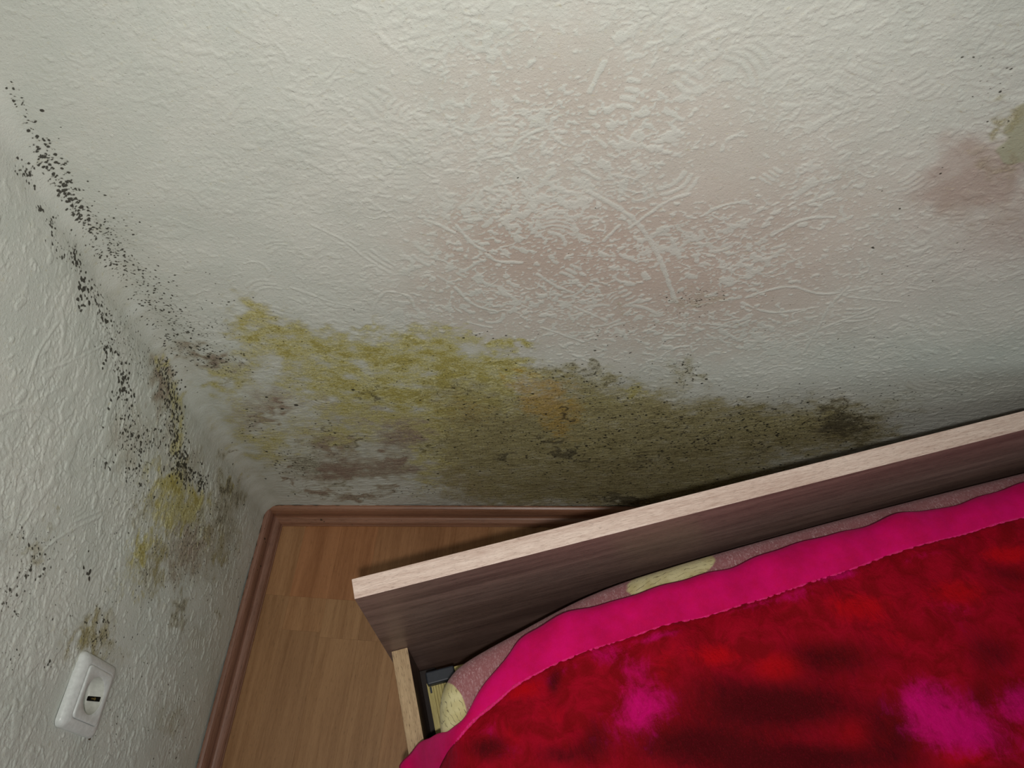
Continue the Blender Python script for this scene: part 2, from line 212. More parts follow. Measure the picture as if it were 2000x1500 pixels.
STROKES = [([(0.539,0.787),(0.557,0.774),(0.585,0.75),(0.606,0.719),(0.621,0.687),(0.634,0.652),(0.649,0.611)],2.6),([(0.401,0.742),(0.417,0.714),(0.43,0.702)],2.0),([(0.43,0.698),
   (0.443,0.685),(0.469,0.683)],2.4),([(0.391,0.642),(0.403,0.618),(0.417,0.604),(0.438,0.594)],2.0),([(0.287,0.6),(0.308,0.634),(0.334,0.626),(0.338,0.605)],1.8),([(0.486,0.663),
   (0.509,0.64),(0.527,0.629)],2.2),([(0.729,0.619),(0.772,0.637),(0.816,0.623),(0.865,0.636)],1.6),([(0.823,0.505),(0.828,0.559),(0.829,0.599),(0.841,0.636)],1.6),([(0.584,0.735),
   (0.617,0.771),(0.639,0.783)],2.0),([(0.699,0.773),(0.674,0.767),(0.656,0.753)],1.8),([(0.533,0.814),(0.548,0.803)],2.4),([(0.817,0.599),(0.765,0.59),(0.725,0.61)],1.6),
   ([(0.643,0.545),(0.668,0.545)],1.8),([(0.49,0.563),(0.542,0.532)],1.6),([(0.53,0.602),(0.568,0.577)],1.8),([(0.761,0.421),(0.791,0.415),(0.808,0.427)],1.6),([(0.546,0.935),
   (0.535,0.905)],2.2),([(0.498,0.867),(0.474,0.855),(0.462,0.837)],1.8),([(0.573,0.739),(0.558,0.716)],1.8),([(0.736,0.721),(0.762,0.744),(0.793,0.747)],2.2),([(0.199,0.644),
   (0.241,0.616),(0.276,0.605)],1.6),([(0.248,0.744),(0.276,0.721),(0.293,0.696)],1.4),([(0.434,0.831),(0.464,0.837)],1.4),([(0.369,0.75),(0.384,0.742),(0.399,0.73)],1.8),
   ([(0.847,0.618),(0.909,0.608)],1.4),([(0.834,0.559),(0.882,0.598)],1.4),([(-0.046,0.613),(-0.103,0.657),(-0.15,0.697)],1.6),([(-0.226,0.512),(-0.276,0.569),(-0.32,0.597),
   (-0.352,0.611)],1.6),([(-0.215,0.723),(-0.192,0.695),(-0.184,0.651)],1.8),([(-0.094,0.709),(-0.138,0.716),(-0.172,0.71)],2.0),([(-0.267,0.628),(-0.297,0.634)],1.6),
   ([(-0.251,0.554),(-0.221,0.516)],1.6)]
EDGE = [(0.831,0.062),(0.722,0.066),(0.663,0.061),(0.641,0.063),(0.576,0.063),(0.486,0.065),(0.416,0.071),(0.318,0.074),(0.242,0.075),(0.199,0.081),(0.171,0.088),(0.157,0.101),
   (0.144,0.11),(0.128,0.123),(0.11,0.138),(0.099,0.15),(0.083,0.165),(0.055,0.161),(0.034,0.156),(0.015,0.157),(-0.001,0.167)]
SEAM = [(0.806,0.101),(0.714,0.102),(0.626,0.103),(0.577,0.108),(0.502,0.113),(0.398,0.117),(0.341,0.116),(0.275,0.119),(0.237,0.122),(0.195,0.127),(0.151,0.138),(0.121,0.151),
   (0.096,0.162),(0.08,0.173),(0.061,0.185),(0.052,0.191)]
MAGENTA = [(0.322,0.127,0.024,0.005,-1,0.8),(0.281,0.195,0.0311,0.023,-176,0.9),(0.445,0.122,0.037,0.006,0,0.6),(0.55,0.112,0.0251,0.007,-1,0.9),
   (0.577,0.271,0.0319,0.0269,-178,0.9),(0.595,0.3,0.0448,0.0255,-149,1.0),(0.669,0.289,0.0251,0.0188,156,0.9),(0.284,0.155,0.0238,0.0167,-168,0.5),
   (0.259,0.132,0.0228,0.0117,-166,0.5),(0.205,0.138,0.0233,0.0081,170,0.5),(0.241,0.214,0.0333,0.0211,-167,0.35),(0.646,0.117,0.0391,0.008,-1,0.4),
   (0.654,0.184,0.0361,0.0228,-176,0.35),(0.497,0.124,0.0249,0.0118,-169,0.4),(0.112,0.176,0.0175,0.0102,-166,0.4),(0.128,0.206,0.0332,0.0104,-164,0.3)]
DEEP = [(0.415,0.229,0.0891,0.0236,-166,1.0),(0.498,0.197,0.0509,0.0196,-167,0.8),(0.673,0.237,0.0339,0.0196,-176,0.6),(0.634,0.278,0.0235,0.015,137,0.6),  # dark brushed pile and fold shade, painted as colour
   (0.33,0.246,0.0713,0.0201,-166,0.9),(0.194,0.144,0.0161,0.0081,120,0.8),(0.105,0.194,0.0226,0.0133,-167,0.8),(0.747,0.164,0.0337,0.0116,-156,0.6),
   (0.218,0.214,0.0254,0.0164,112,0.6),(0.527,0.288,0.0354,0.0276,165,0.7),(0.416,0.286,0.0971,0.0141,-166,1.0),(0.357,0.189,0.0343,0.016,-167,0.4),
   (0.181,0.22,0.0279,0.0102,-165,0.6),(0.613,0.336,0.026,0.0046,-165,0.0)]
BRIGHT = [(0.376,0.163,0.0289,0.0148,-168,0.8),(0.44,0.194,0.0291,0.0161,-171,0.9),(0.555,0.153,0.0406,0.0176,-169,0.8),(0.672,0.167,0.0355,0.0154,-169,0.8),
   (0.158,0.147,0.021,0.009,178,0.7),(0.59,0.324,0.0272,0.0132,-170,0.9),(0.485,0.277,0.0263,0.0209,135,0.6),(0.317,0.16,0.0225,0.0145,114,0.5),(0.754,0.14,0.0364,0.0123,-168,0.8),
   (0.133,0.186,0.0155,0.0114,105,0.5),(0.182,0.177,0.0228,0.0165,-163,0.4),(0.578,0.194,0.0346,0.0176,-170,0.4)]
# ================================================================== materials
def mat_plaster():
    t = NT('mouldy_plaster')
    A = t.n('ShaderNodeAttribute', attribute_name='growth'); B = t.n('ShaderNodeAttribute', attribute_name='marks')
    sa = t.n('ShaderNodeSeparateColor', {0: A.outputs['Color']}); sb = t.n('ShaderNodeSeparateColor', {0: B.outputs['Color']})
    yel, oli, pin, ora = sa.outputs[0], sa.outputs[1], sa.outputs[2], A.outputs['Alpha']
    drk, spot, rel, tan = sb.outputs[0], sb.outputs[1], sb.outputs[2], B.outputs['Alpha']
    co = t.coords()
    warp = t.noise(co, 60, 3, .6); n1 = t.noise(co, 45, 5, .65); n2 = t.noise(co, 160, 4, .7); n3 = t.noise(co, 420, 3, .7); n4 = t.noise(co, 18, 4, .6)
    grit = t.noise(co, 900, 2, .6)
    cz = t.coords((1, 1, 1.7)); nf = t.noise(cz, 130, 9, .82, .5); ng = t.noise(cz, 75, 9, .85, .7)
    base = t.mix(t.ramp(n4, .3, .7), srgb(199, 204, 196), srgb(206, 209, 201))
    # recesses in the middle are tan, raised smears stay cream
    rm = t.math('ADD', rel, t.math('MULTIPLY', t.math('SUBTRACT', n3, .5), .5))
    rec = t.math('MULTIPLY', t.math('MULTIPLY', t.ramp(rm, .10, .36, 1., 0.), tan), .85, clamp=True)
    base = t.mix(rec, base, srgb(181, 163, 149))
    Tt = t.n('ShaderNodeAttribute', attribute_name='tint'); st = t.n('ShaderNodeSeparateColor', {0: Tt.outputs['Color']})
    base = t.mix(t.math('MULTIPLY', t.math('MINIMUM', st.outputs[1], 1.0), .30), base, srgb(196, 180, 174))
    base = t.mix(t.ramp(t.math('ADD', st.outputs[1], t.math('MULTIPLY', t.math('SUBTRACT', n1, .5), .6)), .65, 2.2, 0., .55), base, srgb(158, 126, 114))
    base = t.mix(t.math('MULTIPLY', st.outputs[0], t.ramp(n1, .2, .75, .35, .8)), base, srgb(150, 146, 124))
    base = t.mix(st.outputs[2], base, srgb(168, 168, 146)); base = t.mix(Tt.outputs['Alpha'], base, srgb(92, 66, 46))
    def growth(mask, n, lo, hi, k):      # irregular edged patch : mask fighting against noise
        v = t.math('ADD', mask, t.math('MULTIPLY', t.math('SUBTRACT', n, .5), k)); return t.ramp(v, lo, hi)
    c = base
    # general grime around all growth
    allm = t.math('MAXIMUM', t.math('MAXIMUM', yel, oli), t.math('MAXIMUM', pin, drk))
    c = t.mix(t.math('MULTIPLY', growth(allm, n1, .0, .6, .5), .62), c, srgb(160, 153, 122))
    c = t.mix(t.math('MULTIPLY', growth(pin, ng, .10, .85, 1.3), .74), c, srgb(130, 102, 92))
    c = t.mix(t.math('MULTIPLY', growth(yel, nf, .12, .75, 2.3), .80), c, srgb(192, 186, 128))
    c = t.mix(t.math('MULTIPLY', growth(yel, nf, .62, 1.05, 3.2), .75), c, srgb(154, 141, 60))
    c = t.mix(t.math('MULTIPLY', growth(oli, nf, .22, .95, 2.2), .86), c, srgb(152, 143, 98))
    c = t.mix(t.math('MULTIPLY', growth(oli, ng, .85, 1.35, 3.2), .50), c, srgb(98, 90, 50))
    c = t.mix(t.math('MULTIPLY', growth(ora, nf, .10, .9, 1.9), .62), c, srgb(176, 140, 56))
    c = t.mix(t.math('MULTIPLY', growth(drk, nf, .30, .95, 2.6), .78), c, srgb(72, 66, 52))
    gr = t.ramp(t.math('ADD', t.math('MULTIPLY', n3, .6), t.math('MULTIPLY', grit, .4)), .38, .62, .74, 1.22)
    c = t.mix(t.math('MULTIPLY', t.ramp(allm, .1, .6), .9), c, t.mix(1.0, c, t.n('ShaderNodeCombineColor', {0: gr, 1: gr, 2: gr}), 'MULTIPLY'))
    # pale scratches inside the growth where paint shows again
    sc = t.math('MULTIPLY', t.ramp(t.noise(co, 95, 6, .8, 1.5), .64, .70), t.ramp(t.noise(co, 12, 2), .5, .62))
    c = t.mix(t.math('MULTIPLY', t.math('MULTIPLY', sc, t.ramp(oli, .4, .9)), .7), c, srgb(178, 172, 156))
    # tiny dark speckles follow the amount of growth
    vor = t.n('ShaderNodeTexVoronoi', {'Vector': co, 'Scale': 230., 'Randomness': 1.}); vc = t.n('ShaderNodeSeparateColor', {0: vor.outputs['Color']})
    dens = t.math('MULTIPLY', t.math('MAXIMUM', oli, t.math('MULTIPLY', drk, 1.1)), .62)
    on = t.math('LESS_THAN', vc.outputs[0], dens)
    dd = t.math('ADD', vor.outputs['Distance'], t.math('MULTIPLY', t.math('SUBTRACT', n3, .5), .5))
    sp = t.math('MULTIPLY', t.ramp(dd, .12, .30, 1., 0.), on)
    c = t.mix(t.math('MULTIPLY', sp, .85), c, srgb(52, 48, 36))
    # colonies : spot holds 0.5 + (radius - distance) / 8 mm
    sd = t.math('ADD', spot, t.math('MULTIPLY', t.math('SUBTRACT', n3, .5), .16)); sd = t.math('ADD', sd, t.math('MULTIPLY', t.math('SUBTRACT', grit, .5), .06))
    c = t.mix(t.math('MULTIPLY', t.ramp(sd, .42, .52), .30), c, srgb(98, 92, 74))
    c = t.mix(t.math('MULTIPLY', t.ramp(sd, .485, .535), .90), c, srgb(44, 41, 32))
    pin_ = t.ramp(t.noise(co, 330, 2, .5), .66, .74)
    h = t.math('ADD', t.math('MULTIPLY', n2, .9), t.math('MULTIPLY', n3, .8)); h = t.math('ADD', h, t.math('MULTIPLY', grit, .25))
    h = t.math('SUBTRACT', h, t.math('MULTIPLY', pin_, .4)); h = t.math('ADD', h, t.math('MULTIPLY', rel, .25))
    return t.out(c, .78, t.bump(h, .75, .0010), Specular_IOR_Level=.3)
M_WALL = mat_plaster()
def mat_plain(name, col, rough=.6, bump=0., bs=200, **kw):
    t = NT(name); co = t.coords(); n = t.noise(co, bs, 3)
    c = t.mix(t.ramp(n, .3, .7), tuple(x*.92 for x in col), tuple(min(1, x*1.06) for x in col))
    return t.out(c, rough, t.bump(n, bump, .001) if bump else None, **kw)
def mat_wood(name, dark, light, along, scale=1., rough=.5, bump=.15, rnd=0., pores=.5, streak=1.0, ang=0.):
    """along : 0 grain on x, 1 grain on y, 2 grain on z"""
    t = NT(name); s = [1., 1., 1.]; s[along] = .05
    c0 = t.N.new('ShaderNodeTexCoord'); oi = t.N.new('ShaderNodeObjectInfo')
    off = t.n('ShaderNodeVectorMath', {0: c0.outputs['Object'], 1: t.math('MULTIPLY', oi.outputs['Random'], 7.0 if rnd else 0.0)}, operation='ADD')
    r = t.n('ShaderNodeMapping', {'Vector': off.outputs[0], 'Rotation': (0, 0, ang)})
    mp = t.n('ShaderNodeMapping', {'Vector': r.outputs[0], 'Scale': tuple(s)})
    fine = t.noise(mp, 900*scale, 4, .7); mid = t.noise(mp, 140*scale, 4, .6, .3); big = t.noise(mp, 30*scale, 3, .55, 1.0)
    v = t.math('ADD', t.math('MULTIPLY', fine, .30), t.math('ADD', t.math('MULTIPLY', mid, .35*streak), t.math('MULTIPLY', big, .45*streak)))
    c = t.mix(t.ramp(v, .36*(.3+.8*streak)/1.1, .70*(.3+.8*streak)/1.1), dark, light)
    s2 = [1., 1., 1.]; s2[along] = .09
    mp2 = t.n('ShaderNodeMapping', {'Vector': r.outputs[0], 'Scale': tuple(s2)})
    po = t.ramp(t.noise(mp2, 1100*scale, 2, .5), .60, .68)
    c = t.mix(t.math('MULTIPLY', po, pores), c, tuple(x*.45 for x in dark))
    if rnd:
        k = t.math('ADD', 1.0 - rnd/2, t.math('MULTIPLY', oi.outputs['Random'], rnd))
        c = t.mix(1.0, c, t.n('ShaderNodeCombineColor', {0: k, 1: k, 2: k}), 'MULTIPLY')
    c = t.mix(1.0, c, oi.outputs['Color'], 'MULTIPLY')
    return t.out(c, rough, t.bump(t.math('SUBTRACT', fine, po), bump, .0006))

M_PAINT = mat_plain('plain_wall_paint', srgb(204, 204, 196), .85, .3, 120)
M_CEIL = mat_plain('ceiling_paint', srgb(225, 224, 218), .9)
M_FLOOR = mat_wood('beech_laminate', srgb(138, 99, 66), srgb(170, 130, 94), 1, 1., .38, .06, .06, .35, ang=-TH)
M_SUB = mat_plain('dark_joint', srgb(112, 78, 54), .8)
M_SKIRT = mat_wood('red_brown_skirting_foil', srgb(116, 82, 66), srgb(152, 114, 98), 1, .9, .36, .08, 0, .45, .6, ang=-TH)
M_SKIRTB = mat_wood('red_brown_skirting_foil_back', srgb(118, 82, 62), srgb(158, 114, 90), 0, .9, .36, .08, 0, .45, .6)
M_OAK_EDGE = mat_wood('pale_oak_edge_x', srgb(182, 152, 138), srgb(236, 216, 204), 0, 1.3, .5, .35, 0, .5, .45)
M_OAK_RAIL = mat_wood('pale_oak_edge_y', srgb(158, 130, 96), srgb(206, 178, 140), 1, 1.15, .55, .35, 0, .75, .45)
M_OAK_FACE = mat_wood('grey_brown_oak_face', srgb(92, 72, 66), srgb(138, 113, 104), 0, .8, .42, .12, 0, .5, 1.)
M_OAK_SIDE = mat_wood('grey_brown_oak_side', srgb(80, 62, 52), srgb(124, 100, 86), 1, .8, .45, .12, 0, .5, 1.)
M_BIRCH = mat_wood('laminated_birch', srgb(164, 150, 88), srgb(206, 194, 128), 1, 1., .45, .1, 0, .2, .6)
M_RUBBER = mat_plain('black_rubber', srgb(40, 46, 54), .5, .2)
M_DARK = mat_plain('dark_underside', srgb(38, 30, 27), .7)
M_SOCKET = mat_plain('white_socket_plastic', srgb(214, 218, 216), .28, 0)
M_WELL = mat_plain('grey_white_socket_well', srgb(206, 208, 200), .35, 0)
M_BLACK = mat_plain('black_slot', srgb(20, 18, 15), .9, Specular_IOR_Level=.1)
M_BRASS = mat_plain('brass_contact', srgb(158, 134, 84), .3, 0, Metallic=1.0)
M_GRIME = mat_plain('brown_grime', srgb(70, 56, 40), .8, .3)

# ================================================================== wall relief and growth maps (metres along the wall path)
# w : distance along the wall path, negative on the left wall, positive on the back wall ; z : height
STEP = 0.0013
W0, W1, Z0, Z1 = -0.57, 1.34, 0.030, 1.07
Wg = np.arange(W0, W1, STEP); Zg = np.arange(Z0, Z1, STEP)
nz, nw = len(Zg), len(Wg)
WW, ZZ = np.meshgrid(Wg, Zg)
rng = np.random.default_rng(11)
def field(lx, lz, ang=0., hp=0.):
    """band limited noise, correlation lengths in metres"""
    kx = np.fft.fftfreq(nw, STEP)[None, :nw//2+1] * 1.0; kx = np.abs(np.fft.rfftfreq(nw, STEP))[None, :]; kz = np.fft.fftfreq(nz, STEP)[:, None]
    ca, sa = math.cos(ang), math.sin(ang); a = kx*ca + kz*sa; b = -kx*sa + kz*ca
    F = np.fft.rfft2(rng.standard_normal((nz, nw)))
    G = np.exp(-((a*lx)**2 + (b*lz)**2)*6.0)
    if hp: G *= 1 - np.exp(-((a*hp)**2 + (b*hp)**2)*6.0)
    f = np.fft.irfft2(F*G, s=(nz, nw)); return f/f.std()
def sstep(x, a, b):
    t = np.clip((x-a)/(b-a), 0, 1); return t*t*(3-2*t)
sel = field(.035, .035); sel2 = field(.06, .06)
fa = field(.0078, .0040, .6, .022); fb = field(.0078, .0040, -.5, .022); fc = field(.0052, .0042, 0, .016)
mixn = sstep(sel, -.5, .5); ani = fa*mixn + fb*(1-mixn); m2 = sstep(sel2, -.6, .6)
blobs = ani*(1-.6*m2) + fc*(.6*m2) + .28*field(.0020, .0020, 0, .006)
big = field(.0095, .0060, 0, .026); blobs = np.where(WW < 0, .45*blobs+.75*big, blobs)
dens = .40*field(.05, .04) - .12
rel = sstep(blobs + dens, .50, .78)*(.70+.30*np.tanh(field(.008, .006)))
worm = field(.013, .011, 0, .03) + .10*field(.002, .002, 0, .006); brk = field(.014, .014)
rel = np.maximum(rel, sstep(.17-np.abs(worm), 0., .08)*sstep(brk + dens, .2, .5)*.9)
fine = sstep(field(.0024, .0016, .3, .006) + dens, .7, 1.2)
wrk = sstep(field(.0075, .0022, .12, .014), .3, .9)*sstep(ZZ, .50, .30)*(WW > 0)
wallk = np.where(WW < 0, 1.0, .62 + .38*sstep(WW, .15, .45))
rel = np.maximum(rel, .45*fine)
# calm the relief near the rounded corner and at the bottom
calm = sstep(np.abs(WW), .004, .07) * sstep(ZZ, .03, .15)*.8 + .2*sstep(np.abs(WW), .0, .03)
calm = np.where(WW > 0, calm*(.45+.55*sstep(ZZ - .0*WW, .18, .42)), calm)
rel *= calm*wallk
def seg_dist(px, pz, ax, az, bx, bz):
    dx, dz = bx-ax, bz-az; t = np.clip(((px-ax)*dx+(pz-az)*dz)/(dx*dx+dz*dz+1e-12), 0, 1)
    return np.hypot(px-ax-t*dx, pz-az-t*dz)
def window(x0, x1, z0, z1, m):
    i0 = max(0, int((x0-m-W0)/STEP)); i1 = min(nw, int((x1+m-W0)/STEP)+2); j0 = max(0, int((z0-m-Z0)/STEP)); j1 = min(nz, int((z1+m-Z0)/STEP)+2)
    return (slice(j0, j1), slice(i0, i1)) if i1 > i0 and j1 > j0 else None
def smear(pts, width, amp):
    global rel
    xs = [q[0] for q in pts]; zs = [q[1] for q in pts]; w = window(min(xs), max(xs), min(zs), max(zs), width*2.2)
    if w is None: return
    X, Z = WW[w], ZZ[w]; d = np.full(X.shape, 9.)
    for a, b in zip(pts[:-1], pts[1:]): d = np.minimum(d, seg_dist(X, Z, a[0], a[1], b[0], b[1]))
    d = d + .0004*fc[w] + .0002*fb[w]
    body = sstep(d, width*.62, width*.40)*amp*(.8+.2*np.tanh(fa[w])); moat = sstep(d, width*1.9, width*.8)
    rel[w] = np.maximum(rel[w]*(1-.55*moat), body)
def catmull(P, n=6):
    P = [P[0]]+list(P)+[P[-1]]; o = []
    for i in range(1, len(P)-2):
        a, b, c, d = (np.array(P[i+k], float) for k in (-1, 0, 1, 2))
        for j in range(n):
            t = j/n; o.append(tuple(.5*((2*b)+(c-a)*t+(2*a-5*b+4*c-d)*t*t+(-a+3*b-3*c+d)*t**3)))
    o.append(tuple(P[-1])); return o
rel = np.maximum(rel, .60*wrk*sstep(np.abs(WW), .01, .06))
for k in range(330):          # random trowel smears, some of them in fans of concentric arcs
    x = random.uniform(W0, W1); z = random.uniform(.14, Z1); ln = random.choice((.012, .016, .022, .03, .042)); a = random.choice((.6, -.6, .1, random.uniform(-1.4, 1.4))) + random.gauss(0, .25); cv = random.uniform(-38, 38)
    if abs(x) < .06: continue
    if x > 0 and z < .36 and random.random() < .8: continue
    nf = random.choice((1, 1, 1, 1, 3, 4)) if x > .15 or x < -.2 else 1
    wd = random.uniform(.0026, .0048); am = random.uniform(.5, .9)*(.8 if x < 0 else 1)
    for f in range(nf):
        ox, oz = -math.sin(a)*f*wd*1.9, math.cos(a)*f*wd*1.9; pts = []
        for j in range(6):
            s_ = (j/5-.5)*ln*(1-.12*f); aa = a + cv*s_; pts.append((x+ox+math.cos(aa)*s_, z+oz+math.sin(aa)*s_))
        smear(pts, wd, am)
for pts, w in STROKES: smear(catmull(pts), w/1000*1.7, 1.0)

def paint(blobs, nzoff=0.0):
    m = np.zeros_like(WW)
    for (x, z, a, b, ang, amp) in blobs:
        R = max(a, b)*2.2; w = window(x-R, x+R, z-R, z+R, 0)
        if w is None: continue
        # blobs stay on their own wall
        side = (WW[w] < .012) if x < 0 else (WW[w] > -.012)
        dx = WW[w]-x + .009*wx[w]+.0035*fa[w]; dz = ZZ[w]-z + .008*wz[w]+.003*fc[w]; t = math.radians(ang); u = dx*math.cos(t)+dz*math.sin(t); v = -dx*math.sin(t)+dz*math.cos(t)
        r2 = (u/a)**2+(v/b)**2
        m[w] = 1-(1-m[w])*(1-np.clip(amp, 0, 1)*np.exp(-r2**1.15*.62)*side)
    return m
wx = field(.010, .010); wz = field(.010, .010)
yel = paint(YELLOW); ora = paint(ORANGE); oli = paint(OLIVE); pin = paint(PINK); drk = paint(DARK); tan = paint(TAN)
patch = field(.012, .008)
yel *= np.clip(.88 + .22*patch, .3, 1.2); oli *= np.clip(1 - .10*patch, .3, 1.2)
spot = np.zeros_like(WW)
def colony(x, z, r, el=1.0, ang=0.):
    w = window(x-r*2, x+r*2, z-r*2, z+r*2, .006)
    if w is None: return
    dx, dz = WW[w]-x, ZZ[w]-z; u = dx*math.cos(ang)+dz*math.sin(ang); v = -dx*math.sin(ang)+dz*math.cos(ang)
    d = np.hypot(u/el, v*el)
    spot[w] = np.maximum(spot[w], np.clip(.5+(r-d)/.009, 0, 1))
for (x, z, a, b, ang, cnt, r0, r1) in CLUSTERS:
    t = math.radians(ang)
    if 0 < x < .13 and z > .48: a *= 1.3; b *= 1.15; r1 = r0+(r1-r0)*.7; cnt *= 1.25
    for k in range(int(cnt*1.7)):
        g, h = random.gauss(0, .72)*a, random.gauss(0, .72)*b; r = (r0 + (r1-r0)*random.random()**2.6)/1000*.78+.00022
        px_, pz_ = x+g*math.cos(t)-h*math.sin(t), z+g*math.sin(t)+h*math.cos(t)
        if px_*x < 0: continue
        colony(px_, pz_, r, random.uniform(1., 1.35), math.pi/2*0 + random.gauss(0, .5) + (1.57 if x < 0 else 0))
        if r > .0012 and random.random() < .5: colony(px_+random.uniform(-1, 1)*r, pz_+random.uniform(-1, 1)*r, r*.7)
for x, z, r in BIG_SPOTS: colony(x, z, r/1000*.72, 1.1)
# torn wallpaper at the right edge of the picture
tear = sstep(np.hypot((WW-.950)/.036, (ZZ-.872)/.050) + .10*wx, 1.06, .95); hole = sstep(np.hypot((WW-.962)/.010, (ZZ-.811)/.008) + .2*wz, 1.05, .8)
rel = rel*(1-.5*tear) + tear*1.3 - hole*2.; rel = np.clip(rel, -1.2, 1.5)
grime = np.clip(np.exp(-(np.abs(WW)/.055)**2)*sstep(ZZ, .95, .60)*(.62+.18*patch), 0, 1)*.55
rose = np.exp(-((WW-.62)/.40)**2-((ZZ-.66)/.26)**2)  # broad pink cast of the light, put into the wall colour
stain = np.exp(-(((WW-.915+.006*wx)/.060)**2+((ZZ-.800+.006*wz)/.055)**2)**1.4) + .7*np.exp(-((WW-1.0)/.08)**2-((ZZ-.73)/.06)**2); rose = rose*.9 + np.clip(stain, 0, 1)*1.6
growth = np.stack([yel, oli, pin, ora], -1); tint = np.stack([grime, rose, tear, hole], -1); marks = np.stack([drk, spot, np.clip(rel, 0, 1), tan], -1)

# path of the two walls with a rounded inner corner
R_C = 0.026; HALF = (math.pi/2 - TH)/1.0      # angle between the walls = 90 + 3.6 deg
def path(w):
    """returns position (x, y) and normal into the room for signed arc length w"""
    turn = math.pi/2 + TH if False else math.pi - (math.pi/2 - TH)        # direction change at the corner
    turn = math.acos(max(-1, min(1, (-LL).dot(Vector((1, 0, 0))))))
    tl = R_C*math.tan(turn/2); al = R_C*turn/2
    pos = np.zeros(w.shape+(2,)); nor = np.zeros_like(pos)
    # back wall
    b = w > al; pos[b] = np.stack([w[b]-al+tl, 0*w[b]], -1); nor[b] = (0, -1)
    l = w < -al; s = -w[l]-al+tl; pos[l] = np.stack([LL.x*s, LL.y*s], -1); nor[l] = (NL.x, NL.y)
    m = ~(b | l); c = np.array([tl, -R_C]); ph = math.pi/2 + (al - w[m])/R_C
    pos[m] = np.stack([c[0]+R_C*np.cos(ph), c[1]+R_C*np.sin(ph)], -1); nor[m] = np.stack([-np.cos(ph), -np.sin(ph)], -1)
    return pos, nor, al-tl
def build_wall(name, sel, wext, zext_top, zlow):
    cols = Wg[sel]; G = growth[:, sel]; K = marks[:, sel]; T = tint[:, sel]; Hh = rel[:, sel]
    def ext(A, pre, post, axis):
        A = np.concatenate([np.repeat(np.take(A, [0], axis), pre, axis), A, np.repeat(np.take(A, [-1], axis), post, axis)], axis); return A
    wl, wr = wext; cols2 = np.concatenate([wl, cols, wr]); zs = np.concatenate([zlow, Zg, zext_top])
    fade = np.ones((len(zs), len(cols2)))
    fade[len(zlow)+nz:] = 0; fade[:, :len(wl)] = 0; fade[:, len(wl)+len(cols):] = 0
    def E(A):
        A = ext(A, len(wl), len(wr), 1); return ext(A, len(zlow), len(zext_top), 0)
    G, K, Hh, T = E(G), E(K), E(Hh), E(T)
    G = G*fade[..., None]; K = K*fade[..., None]; Hh = Hh*fade
    pos, nor, _ = path(cols2)
    H2 = .00072*Hh*(1.0 + .5*(cols2 < 0))[None, :] + .0006*E(undul[:, sel])*fade
    hx, hz = np.meshgrid(cols2, zs); H2 = np.where(np.hypot(hx+.408-(R_C*.001), hz-.4145) < .0245, -.018, H2)
    P = np.zeros(H2.shape+(3,)); P[..., 0] = pos[None, :, 0]+nor[None, :, 0]*H2; P[..., 1] = pos[None, :, 1]+nor[None, :, 1]*H2; P[..., 2] = zs[:, None]
    return struct(grid_mesh(name, P, M_WALL, None, {'growth': G, 'marks': K, 'tint': T*fade[..., None]}))
undul = field(.05, .05)
zt = np.array([1.12, 1.3, 1.6, 2.0, 2.5])
build_wall('wall_back', Wg >= 0, (np.array([]), np.array([1.38, 1.5, 1.8, 2.2, 2.6])), zt, np.array([0.0]))
build_wall('wall_left', np.roll(Wg >= 0, 1) * False + (Wg <= Wg[Wg >= 0][0]), (np.array([-3.3, -2.6, -2.0, -1.4, -1.0, -.75, -.62]), np.array([])), zt, np.array([0.0]))
def slab(name, corners, z0, z1, mat):
    bm = BM(); lo = [bm.verts.new((*c, z0)) for c in corners]; hi = [bm.verts.new((*c, z1)) for c in corners]
    n = len(corners); bm.faces.new(hi); bm.faces.new(lo[::-1])
    for i in range(n): bm.faces.new((lo[i], lo[(i+1) % n], hi[(i+1) % n], hi[i]))
    return struct(obj(name, bm, mat))
XL = LL.x*3.3
ROOM = [(XL-.05, -3.32), (2.65, -3.32), (2.65, .05), (-.05, .05)]
floor = slab('floor', ROOM, -.05, -.006, M_SUB)
slab('ceiling', ROOM, 2.5, 2.56, M_CEIL)
slab('wall_right', [(2.6, -3.3), (2.68, -3.3), (2.68, .03), (2.6, .03)], -.006, 2.5, M_PAINT)
slab('wall_front', [(XL, -3.36), (2.6, -3.36), (2.6, -3.3), (XL, -3.3)], -.006, 2.5, M_PAINT)

# ================================================================== laminate strips
def strip(u0, u1, v0, v1, shade, name='plank', bm=None):
    own = bm is None
    if own: bm = BM()
    g = .00004; r = bmesh.ops.create_cube(bm, size=1.0)
    for q in r['verts']:
        u = (u0+g) if q.co.x < 0 else (u1-g); v = (v0+g) if q.co.y < 0 else (v1-g)
        q.co = Vector((NL.x*u - LL.x*v, NL.y*u - LL.y*v, -.0062 if q.co.z < 0 else 0.0))
    top = [e for e in {e for q in r['verts'] for e in q.link_edges} if all(w.co.z > -.001 for w in e.verts)]
    bmesh.ops.bevel(bm, geom=top, offset=.00012, segments=1, affect='EDGES')
    if own:
        o = obj(name, bm, M_FLOOR, floor); o.color = (*shade, 1); return o
SW = .0665
warm = (1.02, .93, .86); red = (1.03, .86, .76); lite = (1.08, 1.06, 1.0); tanw = (.97, .98, .93); dk = (.90, .90, .86)
first = {-1: [(-.148, tanw), (-.47, dk), (-.8, tanw)], 0: [(-.148, lite), (-.52, tanw), (-.9, warm)], 1: [(-.148, red), (-.206, lite), (-.60, dk)],
         2: [(-.148, red), (-.214, tanw), (-.50, tanw), (-.9, dk)], 3: [(-.148, warm), (-.214, dk), (-.66, tanw)], 4: [(-.10, warm), (-.44, lite), (-.7, red)], 5: [(-.20, warm), (-.55, tanw)]}
